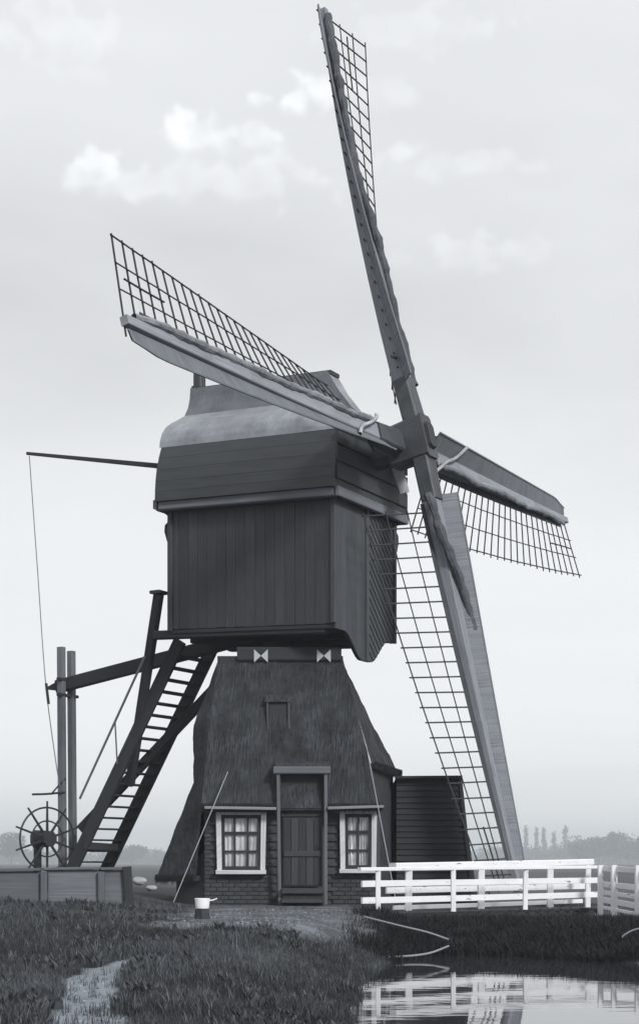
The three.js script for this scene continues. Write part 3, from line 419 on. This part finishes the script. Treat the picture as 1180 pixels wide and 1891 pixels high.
{ // ------------------------------------------------ tail: posts, beam, stairs, winch
  const Wt = (s, u, y) => V(0.92, 0, CAMZ - 28.45).addScaledVector(EN, -s).addScaledVector(EU, u).setY(y);
  const tf = thing('tail_trestle', 'pair of tall grey posts clamping a long tail beam left of the mill', 'trestle', Wt(7.1, 0, 0.55));
  part(tf, 'post', beam(Wt(7.1, 0.13, 0.4), Wt(7.12, 0.16, 5.65), 0.13, 0.15, EN), M.greyWood); part(tf, 'post', beam(Wt(7.05, -0.14, 0.4), Wt(7.1, -0.14, 5.6), 0.13, 0.15, EN), M.greyWood);
  part(tf, 'tail_beam', beam(Wt(2.2, 0, 5.62), Wt(7.35, 0, 4.86), 0.15, 0.27, UP), M.darkWood); part(tf, 'beam_wedge', beam(Wt(7.3, 0, 4.87), Wt(7.62, 0, 4.84), 0.15, 0.2, UP, 0.05, 0.05), M.darkWood);
  part(tf, 'cross_pin', beam(Wt(7.08, 0.3, 4.98), Wt(7.08, -0.3, 4.98), 0.1, 0.06), M.darkWood); part(tf, 'cross_pin', beam(Wt(7.08, 0.3, 4.66), Wt(7.08, -0.3, 4.66), 0.1, 0.06), M.darkWood);
  part(tf, 'foot_block', beam(Wt(7.45, 0, 0.75), Wt(6.6, 0, 0.75), 0.5, 0.7), M.tar);
  part(tf, 'lever', tube([at(60, 1467, 31.6), at(90, 1466, 31.7), at(121, 1463, 31.8)], 0.022, 8, 6), M.darkWood); part(tf, 'lever_strut', tube([at(95, 1467, 31.65), at(108, 1452, 31.75), at(122, 1437, 31.85)], 0.018, 6, 6), M.darkWood);

  const ts = thing('tail_stairs', 'steep dark open staircase climbing to the rear of the upper house', 'stairs', Wt(6.6, 0, 0.55));
  const top = (u) => Wt(3.85, u, 5.5), foot = (u) => Wt(6.72, u, 0.72), sw = 0.56;
  for (const u of [sw, -sw]) part(ts, 'stringer', beam(foot(u), top(u), 0.085, 0.27, UP), M.darkWood);
  for (let k = 0; k < 20; k++) { const f = (k + 1.2) / 21.4; part(ts, 'tread', beam(foot(sw - 0.04).lerp(top(sw - 0.04), f), foot(-sw + 0.04).lerp(top(-sw + 0.04), f), 0.22, 0.035), M.darkWood); }
  part(ts, 'long_brace', beam(Wt(3.98, 1.08, 6.34), at(240, 1450, 30.9), 0.15, 0.17, EN), M.darkWood);
  part(ts, 'brace_cap', beam(Wt(3.98, 1.22, 6.36), Wt(3.98, 0.94, 6.36), 0.24, 0.06), M.darkWood);
  part(ts, 'short_brace', beam(at(412, 1255, 30.6), at(150, 1532, 31.6), 0.15, 0.19, UP), M.darkWood);
  part(ts, 'landing', beam(at(150, 1562, 31.2), at(212, 1566, 31.5), 0.5, 0.16), M.tar);
  part(ts, 'hand_rail', beam(at(268, 1212, 29.7), at(148, 1475, 31), 0.035, 0.04), M.greyWood); part(ts, 'rail_stay', beam(at(213, 1332, 30.3), at(217, 1410, 30.6), 0.028, 0.028), M.greyWood);

  const c = at(88, 1549, 31.1), wx = EU.clone().applyAxisAngle(UP, -0.12), wy = V(0, 1, 0), ax = V(Math.sin(0.74), 0, Math.cos(0.74)), wr = new THREE.Vector3().crossVectors(wy, ax).normalize();
  const wl = thing('winch_wheel', 'black spoked winch wheel with two rings behind the timber wall', 'wheel', c.clone().setY(0.9));
  const ring = (r, th) => { const p = []; for (let k = 0; k < 24; k++) p.push(c.clone().addScaledVector(wr, r * Math.cos(k / 24 * 6.2832)).addScaledVector(wy, r * Math.sin(k / 24 * 6.2832))); const g = new THREE.TubeGeometry(new THREE.CatmullRomCurve3(p, true), 72, th, 7, true); return g.toNonIndexed(); };
  part(wl, 'outer_ring', ring(0.63, 0.02), M.iron); part(wl, 'inner_ring', ring(0.36, 0.016), M.iron);
  part(wl, 'drum', beam(c.clone().addScaledVector(ax, -0.35), c.clone().addScaledVector(ax, 0.12), 0.36, 0.36, UP, 0.3, 0.3, 0.28), M.tar);
  for (let k = 0; k < 10; k++) { const a = Math.PI / 2 + k / 10 * 2 * Math.PI, e = (r) => c.clone().addScaledVector(wr, r * Math.cos(a)).addScaledVector(wy, r * Math.sin(a)); part(wl, 'spoke', beam(e(0.12), e(0.76), 0.05, 0.04, ax, 0.03, 0.03), M.iron); }
  part(wl, 'bearing_block', beam(c.clone().addScaledVector(ax, -0.36).setY(0.4), c.clone().addScaledVector(ax, -0.36).setY(1.5), 0.12, 0.14, ax), M.tar);

  const tip = Wp(-7.66, 0.4, 9.24), rp = thing('brake_rope', 'thin rope hanging from the long brake pole at the far left', 'rope', V(tip.x, 1.9, tip.z));
  part(rp, 'rope', tube([tip, at(70, 1050, 31.85), at(86, 1270, 31.75), at(100, 1380, 31.7), at(111, 1452, 31.7)], 0.011, 60, 5), M.rope); part(rp, 'weight', tube([at(86, 1262, 31.75), at(88, 1280, 31.75), at(90.5, 1300, 31.74)], 0.03, 8, 7), M.darkWood);
}
{ // two stays on the front of the tower
  const mk = (a, b, label) => { const t = thing('stay_rope', label, 'rope', b, 'stays on the front of the mill'); part(t, 'rope', tube([a, a.clone().lerp(b, 0.5), b], 0.008, 10, 6), M.paleRope); part(t, 'ground_peg', beam(b.clone().setY(b.y - 0.15), b.clone().setY(b.y + 0.08), 0.05, 0.05), M.darkWood); };
  mk(at(421, 1425, 27.35), at(318, 1678, 26.4).setY(0.46), 'pale thin stay rope slanting down past the wider window');
  mk(at(677, 1380, 27.5), V(1.33, 0.46, CAMZ - 26.6), 'pale thin stay rope slanting down beside the narrow window');
}
{ // scoop-wheel shed
  const t = thing('scoop_wheel_shed', 'low dark shed of overlapping horizontal boards right of the mill base', 'shed', V(2.1, 0.44, CAMZ - 29.4));
  const D = 28.9, x0 = 1.44, xr = (y) => lerp(2.86, 2.62, (y - 1.2) / 1.6), n = 22;
  part(t, 'inner_shell', plate([V(x0, 0.2, CAMZ - D - 0.05), V(xr(0.2) - 0.02, 0.2, CAMZ - D - 0.05), V(xr(2.78) - 0.02, 2.76, CAMZ - D - 0.05), V(x0, 2.76, CAMZ - D - 0.05)], V(0, 0, 1), 1.3), M.tar);
  for (let k = 0; k < n; k++) { const y = lerp(0.35, 2.76, k / n), y1 = lerp(0.35, 2.76, (k + 1) / n) + 0.015, e = rnd() * 0.012; part(t, 'board', plate([V(x0, y + e, CAMZ - D), V(xr(y), y + rnd() * 0.015, CAMZ - D), V(xr(y1), y1, CAMZ - D - 0.035), V(x0, y1, CAMZ - D - 0.035)], V(0, 0.3, 1), 0.02), M.shed[(rnd() * 3) | 0]); }
  part(t, 'roof_edge', beam(V(x0 - 0.02, 2.79, CAMZ - D), V(2.66, 2.8, CAMZ - D), 0.3, 0.05), M.shed[0]); part(t, 'corner_board', beam(V(2.89, 0.3, CAMZ - D), V(2.63, 2.77, CAMZ - D), 0.07, 0.06, V(0, 0, 1)), M.shed[1]);
  part(t, 'roof', plate([V(x0, 2.82, CAMZ - D - 0.02), V(2.62, 2.82, CAMZ - D - 0.02), V(2.62, 2.74, CAMZ - D - 1.4), V(x0, 2.74, CAMZ - D - 1.4)], V(0, 1, 0), 0.03), M.shed[0]);
}
{ // ------------------------------------------------ footbridge
  const dn = (px) => 23 + 3 * (px - 698) / 410, df = (px) => dn(px) + 1.1;
  const t = thing('footbridge', 'white wooden footbridge with double railings crossing beside the pond', 'bridge', at(890, 1690, 24.8).setY(0.2));
  const post = (px, d, w, y1, name) => { const b = at(px, 1600, d); part(t, name, beam(V(b.x + (rnd() - 0.5) * 0.03, 0.15, b.z), V(b.x + (rnd() - 0.5) * 0.012, y1, b.z), w, w * 0.9, V(0, 0, 1)), M.white); };
  for (const px of [698, 837, 970]) post(px, dn(px), 0.075, 1.12, 'railing_post');
  for (const px of [755, 888, 1015]) post(px, df(px), 0.11, 1.14, 'railing_post');
  post(1085, df(1085) - 0.6, 0.09, 1.16, 'railing_post');
  const rail = (a, ya, b, yb, f, w, h, z = -0.05, cuts = []) => { const ks = [a, ...cuts, b], y = (px) => lerp(ya, yb, (px - a) / (b - a)); for (let k = 0; k < ks.length - 1; k++) { const j0 = (rnd() - 0.5) * 1.1, j1 = (rnd() - 0.5) * 1.1, p = at(ks[k] + 0.3, y(ks[k]) + j0, f(ks[k])), q = at(ks[k + 1] - 0.3, y(ks[k + 1]) + j1, f(ks[k + 1])); p.z += z; q.z += z; part(t, 'rail', beam(p, q, w, h), M.white); } };
  rail(663, 1605.5, 1112, 1601, dn, 0.08, 0.055, 0.0, [837]); rail(668, 1632, 1104, 1626, dn, 0.04, 0.095, -0.05, [837, 970]); rail(668, 1664, 1104, 1652, dn, 0.04, 0.095, -0.05, [837, 970]);
  rail(725, 1600, 1090, 1592, df, 0.16, 0.11, 0.02, [888]); rail(713, 1645, 1088, 1636, df, 0.04, 0.1, -0.05, [888]); rail(726, 1677, 1075, 1664, df, 0.04, 0.07, -0.05, [888]);
  for (let k = 0; k < 22; k++) { const px = lerp(705, 1100, k / 21), a = at(px, 1600, dn(px) - 0.05).setY(0.42), b = at(px, 1600, df(px) + 0.05).setY(0.42); part(t, 'deck_plank', beam(a, b, 0.15, 0.04), M.tar); }
  part(t, 'girder', beam(at(690, 1600, dn(690) + 0.1).setY(0.34), at(1110, 1600, dn(1110) + 0.1).setY(0.34), 0.12, 0.12), M.tar); part(t, 'girder', beam(at(690, 1600, df(690) - 0.1).setY(0.34), at(1110, 1600, df(1110) - 0.1).setY(0.34), 0.12, 0.12), M.tar);
  const f = thing('white_fence', 'white rail fence with wide rails at the right end of the bridge', 'fence', at(1140, 1690, 24.6).setY(0.3));
  const d2 = (px) => lerp(25.4, 24.3, (px - 1108) / 82);
  for (const [px, w] of [[1108, 0.085], [1133, 0.095], [1177, 0.095], [1222, 0.1]]) { const b = at(px, 1600, d2(px)); part(f, 'post', beam(V(b.x, 0.15, b.z), V(b.x, 1.16, b.z), w, w, V(0, 0, 1)), M.white); }
  for (const [ya, yb, h] of [[1603, 1607, 0.09], [1632, 1639, 0.09], [1647, 1656, 0.07], [1660, 1673, 0.09], [1674, 1688, 0.05]]) part(f, 'rail', beam(at(1104, ya, d2(1104) + 0.06), at(1240, lerp(ya, yb, 136 / 72), d2(1240) + 0.06), 0.035, h), M.white);
}
{ // ------------------------------------------------ low timber wall at the left
  const D = 24, t = thing('timber_wall', 'low weathered grey timber wall with posts in the left foreground grass', 'wall', at(120, 1668, D).setY(0.5));
  const P = (px, y, d = D) => { const a = at(px, 1600, d); return V(a.x, y, a.z); };
  const panels = [[-130, -30], [-26, 74], [90, 182], [194, 236]];
  panels.forEach(([a, b], i) => { part(t, 'panel', plate([P(a, 0.4), P(b, 0.4), P(b, 1.07 + 0.02 * (i > 1)), P(a, 1.06 + 0.02 * (i > 1))], V(0, 0.04, 1), 0.05), M.timber[i === 2 ? 1 : i === 1 ? 2 : 0]); part(t, 'coping', beam(P(a - 4, 1.085 + 0.02 * (i > 1), D + 0.1), P(b + 4, 1.095 + 0.02 * (i > 1), D + 0.1), 0.34, 0.04), M.timber[i === 2 ? 0 : 2]); });
  for (const px of [-28, 82, 188]) part(t, 'post', beam(P(px, 0.3, D - 0.03), P(px, 1.06, D - 0.06), 0.1, 0.06, V(0, 0, 1)), M.timber[2]);
  part(t, 'end_post', beam(P(241, 0.3, D - 0.03), P(235, 1.14, D - 0.03), 0.13, 0.12, V(0, 0, 1)), M.darkWood);
  for (let k = 0; k < 3; k++) part(t, 'return_plank', plate([P(240, 0.45 + k * 0.22), P(243, 0.45 + k * 0.22, D + 1.6), P(241, 0.66 + k * 0.22, D + 1.6), P(238, 0.66 + k * 0.22)], V(1, 0, 0.2), 0.04), M.timber[2]);
}
function blob(c, rx, ry, rz, seed, rough = 0.35) { const g = new THREE.SphereGeometry(1, 18, 12), P = g.attributes.position; for (let i = 0; i < P.count; i++) { const x = P.getX(i), y = P.getY(i), z = P.getZ(i), k = 1 + rough * fbm(x * 1.6 + seed, y * 1.6, z * 1.6, 3); P.setXYZ(i, c.x + x * k * rx, c.y + y * k * ry, c.z + z * k * rz); } g.computeVertexNormals(); return g; }
{ // bucket on a stump, stones, sticks
  const b = at(374, 1675, 20.8), gy = 0.44;
  const s = thing('tree_stump', 'dark wooden stump on the bare yard beneath the white pail', 'stump', V(b.x, gy, b.z));
  const sg = new THREE.CylinderGeometry(0.08, 0.1, 0.19, 14, 3); { const P = sg.attributes.position; for (let i = 0; i < P.count; i++) { const a = Math.atan2(P.getZ(i), P.getX(i)), k = 1 + 0.12 * Math.sin(a * 5) + 0.06 * Math.sin(a * 9); P.setX(i, P.getX(i) * k); P.setZ(i, P.getZ(i) * k); } } sg.computeVertexNormals(); sg.translate(b.x, gy + 0.04, b.z); part(s, 'log', sg, M.stump);
  const y0 = gy + 0.137, t = thing('white_pail', 'small white pail with a side handle standing on the stump', 'pail', V(b.x, y0, b.z));
  const pr = [[0.001, 0.004], [0.1, 0.004], [0.112, 0.01], [0.122, 0.09], [0.128, 0.165], [0.134, 0.172], [0.128, 0.178], [0.12, 0.17], [0.112, 0.03], [0.001, 0.02]].map(q => new THREE.Vector2(...q)); const pg = new THREE.LatheGeometry(pr.map(q => q.multiplyScalar(0.8)), 28); pg.translate(b.x, y0, b.z); part(t, 'body', pg, M.enamel);
  part(t, 'handle', tube([V(b.x + 0.09, y0 + 0.11, b.z), V(b.x + 0.15, y0 + 0.12, b.z + 0.01), V(b.x + 0.2, y0 + 0.14, b.z + 0.02)], 0.01, 10, 7), M.enamel);
  const stone = (px, py, d, rx, ry, label) => { const c = at(px, py, d), o = thing('pale_stone', label, 'stone', c.clone().setY(c.y - ry), 'pale stones beyond the timber wall'); part(o, 'rock', blob(c, rx, ry, rx * 0.8, px), M.stone); };
  stone(258, 1627, 26.4, 0.13, 0.07, 'larger pale stone just beyond the end of the timber wall'); stone(280, 1640, 26.8, 0.1, 0.05, 'smaller flat pale stone between timber wall and thatch');
  const st = (pts, label, r = 0.014) => { const o = thing('bare_stick', label, 'stick', pts[0].clone()); part(o, 'branch', tube(pts, r, 24, 6), M.paleTrim); };
  const onG = (px, py, d, up = 0.05) => { const a = at(px, py, d); a.y = Math.max(a.y, groundY(a.x, d) + up); return a; };
  st([onG(672, 1693, 20.6, 0.16), onG(740, 1710, 20.4, 0.18), onG(790, 1722, 20.3, 0.17), onG(828, 1735, 20.2, 0.1)], 'long pale stick lying on the dark bank below the bridge post');
  st([at(676, 1779, 18.6).setY(0.06), at(740, 1775, 18.9).setY(0.05), at(790, 1768, 19.2).setY(0.07), at(828, 1757, 19.6).setY(0.14)], 'pale curved branch at the water edge below the bank');
  st([at(1148, 1742, 19).setY(0.28), at(1150, 1732, 19).setY(0.3), at(1165, 1722, 19).setY(0.36), at(1185, 1712, 19).setY(0.4)], 'pale bent twig on the bank at the right edge', 0.011);
}

// ---------------------------------------------------------------- vegetation
function tuft(blades, h, spread, w, seed) {
  const r = mulberry(seed), pos = [], nor = [];
  for (let k = 0; k < blades; k++) {
    const a = r() * 6.283, x = Math.cos(a) * spread * r(), z = Math.sin(a) * spread * r(), hh = h * (0.55 + 0.6 * r()), ln = hh * (0.25 + 0.5 * r()), b = r() * 6.283, cx = Math.cos(b), cz = Math.sin(b), ww = w * (0.7 + 0.6 * r());
    const p0 = [x - cz * ww, 0, z + cx * ww], p1 = [x + cz * ww, 0, z - cx * ww], m0 = [x + cx * ln * 0.35 - cz * ww * 0.7, hh * 0.6, z + cz * ln * 0.35 + cx * ww * 0.7], m1 = [x + cx * ln * 0.35 + cz * ww * 0.7, hh * 0.6, z + cz * ln * 0.35 - cx * ww * 0.7], tp = [x + cx * ln, hh, z + cz * ln];
    pos.push(...p0, ...p1, ...m1, ...p0, ...m1, ...m0, ...m0, ...m1, ...tp);
  }
  const g = new THREE.BufferGeometry(); g.setAttribute('position', new THREE.Float32BufferAttribute(pos, 3)); g.computeVertexNormals(); return g;
}
function scatter(name, label, geo, mat, places) {
  const m = new THREE.InstancedMesh(geo, mat, places.length), q = new THREE.Quaternion(), mm = new THREE.Matrix4(), c = new THREE.Color();
  places.forEach(([x, y, z, s, tone], i) => { q.setFromAxisAngle(UP, rnd() * 6.283); mm.compose(V(x, y, z), q, V(s, s * (0.8 + rnd() * 0.5), s)); m.setMatrixAt(i, mm); m.setColorAt(i, c.setRGB(tone * 0.88, tone * 0.98, tone * 1.13)); });
  m.name = name; m.castShadow = m.receiveShadow = true; m.userData = { label, category: 'grass', kind: 'stuff' }; scene.add(m); return m;
}
{
  const leaf = new THREE.MeshStandardMaterial({ color: 0xffffff, roughness: 0.9, side: THREE.DoubleSide });
  const gA = [], gB = [], gC = [];
  for (let k = 0; k < 150000; k++) {
    const d = 7.5 * Math.pow(28 / 7.5, rnd()), x = (rnd() * 2 - 1) * (d * 0.215 + 0.4), w = wet(x, d);
    if (w > -0.03) continue; if (onPath(x, d) && rnd() < 0.97) continue;
    const y = yard(x, d); if (rnd() < y * 0.93) continue; if (d > 27.2 && x > -3 && x < 3) continue;
    if (Math.abs(d - 24) < 0.12 && x < -2.85) continue;
    if (fbm(x * 1.1 + 30, 2, d * 0.8, 4) > 0.2 && rnd() < 0.7) continue;
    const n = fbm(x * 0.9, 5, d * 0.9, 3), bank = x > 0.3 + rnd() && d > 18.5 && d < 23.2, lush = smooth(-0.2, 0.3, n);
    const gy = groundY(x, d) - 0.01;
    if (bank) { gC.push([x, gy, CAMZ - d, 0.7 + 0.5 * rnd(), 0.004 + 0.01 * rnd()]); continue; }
    const big = fbm(x * 0.35 + 4, 1, d * 0.3, 3), tone = rnd() < 0.06 ? 0.1 + 0.1 * rnd() : Math.max(0.01, 0.03 + 0.06 * n + 0.09 * big + 0.026 * rnd());
    (rnd() < 0.5 ? gA : gB).push([x, gy, CAMZ - d, (0.6 + 0.6 * lush) * (0.7 + 0.5 * rnd()) * (y > 0.2 || d > 20 ? 0.55 : 1), tone]);
  }
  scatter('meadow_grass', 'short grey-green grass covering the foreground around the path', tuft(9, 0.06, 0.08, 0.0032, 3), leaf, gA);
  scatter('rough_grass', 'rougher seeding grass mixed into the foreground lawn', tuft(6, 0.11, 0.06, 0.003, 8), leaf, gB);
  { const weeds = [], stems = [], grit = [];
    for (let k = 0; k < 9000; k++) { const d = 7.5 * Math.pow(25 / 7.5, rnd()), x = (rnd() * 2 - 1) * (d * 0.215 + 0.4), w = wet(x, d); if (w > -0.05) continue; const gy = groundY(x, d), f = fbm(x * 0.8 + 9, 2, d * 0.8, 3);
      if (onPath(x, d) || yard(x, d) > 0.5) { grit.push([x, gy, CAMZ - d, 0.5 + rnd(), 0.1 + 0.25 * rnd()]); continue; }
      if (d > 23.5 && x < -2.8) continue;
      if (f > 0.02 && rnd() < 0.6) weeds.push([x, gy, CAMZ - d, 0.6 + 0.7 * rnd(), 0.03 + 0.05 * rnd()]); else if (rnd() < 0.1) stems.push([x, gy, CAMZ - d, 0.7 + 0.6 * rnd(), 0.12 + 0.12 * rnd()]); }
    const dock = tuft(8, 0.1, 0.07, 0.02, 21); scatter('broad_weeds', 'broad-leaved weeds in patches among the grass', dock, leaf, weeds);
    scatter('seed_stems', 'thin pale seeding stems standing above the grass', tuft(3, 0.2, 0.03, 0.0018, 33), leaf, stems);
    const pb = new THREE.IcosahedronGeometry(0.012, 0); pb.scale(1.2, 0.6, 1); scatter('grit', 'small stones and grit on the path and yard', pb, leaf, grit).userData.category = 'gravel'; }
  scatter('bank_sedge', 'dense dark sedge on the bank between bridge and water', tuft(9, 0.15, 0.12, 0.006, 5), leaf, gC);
  console.log('grass', gA.length, gB.length, gC.length);
}
// far trees: trunk, limbs and a crown of small leaf faces
function leafCloud(blobs, n, size, seed) {
  const r = mulberry(seed), pos = [];
  for (let k = 0; k < n; k++) {
    const b = blobs[(r() * blobs.length) | 0]; let x, y, z; do { x = r() * 2 - 1; y = r() * 2 - 1; z = r() * 2 - 1; } while (x * x + y * y + z * z > 1 || x * x + y * y + z * z < 0.1 * r());
    const c = V(b[0] + x * b[3], b[1] + y * b[4], b[2] + z * b[3]), a = V(r() - 0.5, r() - 0.5, r() - 0.5).normalize().multiplyScalar(size * (0.6 + r())), e = V(r() - 0.5, r() - 0.5, r() - 0.5).normalize().multiplyScalar(size * (0.6 + r()));
    pos.push(c.x, c.y, c.z, c.x + a.x, c.y + a.y, c.z + a.z, c.x + e.x, c.y + e.y, c.z + e.z);
  }
  const g = new THREE.BufferGeometry(); g.setAttribute('position', new THREE.Float32BufferAttribute(pos, 3)); g.setAttribute('uv', new THREE.Float32BufferAttribute(new Float32Array(n * 6), 2)); g.computeVertexNormals(); return g;
}
{
  const fol = std(0.05, { roughness: 1 }), bark = std(0.08, { roughness: 1 });
  const tree = (px, topPx, d, wpx, kind, label, group, seed) => {
    const r = mulberry(seed), c = at(px, 1600, d), gy = 0.14, Ht = EYE + (HORIZON - topPx) * d / F - gy, wd = wpx * d / F / 2;
    const t = thing(kind === 'poplar' ? 'poplar_tree' : 'round_tree', label, 'tree', V(c.x, gy, c.z), group), bl = [];
    const n = kind === 'poplar' ? 9 : 9;
    for (let k = 0; k < n; k++) bl.push(kind === 'poplar' ? [c.x + (r() - 0.5) * wd * 0.6, gy + Ht * (0.25 + 0.7 * k / n), c.z + (r() - 0.5) * wd * 0.6, wd * (0.9 - 0.5 * k / n), Ht * 0.1] : [c.x + (r() - 0.5) * wd * 1.3, gy + Ht * (0.4 + 0.42 * r()), c.z + (r() - 0.5) * wd * 1.3, wd * (0.4 + 0.25 * r()), Ht * (0.15 + 0.12 * r())]);
    part(t, 'crown', leafCloud(bl, kind === 'poplar' ? 420 : 1800, d * (kind === 'poplar' ? 0.0011 : 0.0014), seed + 1), fol);
    const lim = [beam(V(c.x, gy - 0.1, c.z), V(c.x, gy + Ht * (kind === 'poplar' ? 0.9 : 0.6), c.z), 0.05 * Ht, 0.05 * Ht, V(0, 0, 1), 0.01 * Ht, 0.01 * Ht)];
    part(t, 'trunk', lim[0], bark);
    for (let k = 0; k < 3; k++) { const b = bl[k * 2]; part(t, 'limb', beam(V(c.x, gy + Ht * 0.3, c.z), V(b[0], b[1], b[2]), 0.02 * Ht, 0.02 * Ht, V(0, 0, 1), 0.008 * Ht, 0.008 * Ht), bark); }
  };
  tree(22, 1535, 1000, 64, 'round', 'hazy round tree at the left edge behind the winch wheel', 'far trees on the left', 11);
  tree(-25, 1530, 1040, 60, 'round', 'hazy round tree cut by the left edge of the view', 'far trees on the left', 12);
  tree(253, 1560, 1150, 62, 'round', 'hazy low tree seen between the stairs and the thatch', 'far trees on the left', 13);
  tree(215, 1566, 1200, 40, 'round', 'smaller hazy tree just behind the foot of the stairs', 'far trees on the left', 14);
  const words = ['nearest the lower sail tip', 'second from the lower sail tip', 'third from the lower sail tip', 'fourth from the lower sail tip', 'standing apart on the right of the row'];
  [[970, 1522], [990, 1525], [1004, 1524], [1022, 1534], [1043, 1521]].forEach(([px, y], i) => tree(px, y, 1500, 9, 'poplar', 'thin far poplar ' + words[i], 'far poplars on the right', 30 + i));
  [[1105, 1545, 60, 'lower round tree of the far wood above the fence gate'], [1138, 1537, 54, 'tallest round tree of the far wood above the fence'], [1172, 1546, 60, 'round tree of the far wood at the right edge'], [1075, 1552, 46, 'small round tree of the far wood above the bridge end']].forEach(([px, y, w, l], i) => tree(px, y, 1150, w, 'round', l, 'round trees on the right', 50 + i));
  // the wood itself
  const r = mulberry(9), wood_ = [];
  for (let k = 0; k < 150; k++) { const px = lerp(880, 1260, r()), d = lerp(1300, 1650, r()), c = at(px, 1600, d), h = (px < 1050 ? 14 : 21) * (0.6 + 0.6 * r()); wood_.push([c.x, h * 0.5, c.z, 13 + r() * 9, h * 0.55]); }
  for (let k = 0; k < 60; k++) { const px = lerp(-80, 300, r()), d = lerp(1250, 1600, r()), c = at(px, 1600, d), h = 12 * (0.6 + 0.6 * r()); wood_.push([c.x, h * 0.5, c.z, 13 + r() * 9, h * 0.55]); }
  for (let k = 0; k < 160; k++) { const side = r() < 0.5, px = side ? lerp(-1500, -80, r()) : lerp(1260, 2700, r()), d = lerp(1300, 1650, r()), c = at(px, 1600, d), h = 13 * (0.6 + 0.6 * r()); wood_.push([c.x, h * 0.5, c.z, 14 + r() * 10, h * 0.55]); }
  const m = new THREE.Mesh(leafCloud(wood_, 60000, 2.1, 4), fol); m.name = 'far_wood'; m.castShadow = m.receiveShadow = true; m.userData = { label: 'hazy far wood along the horizon', category: 'wood', kind: 'stuff' }; scene.add(m);
}

renderer.render(scene, camera);
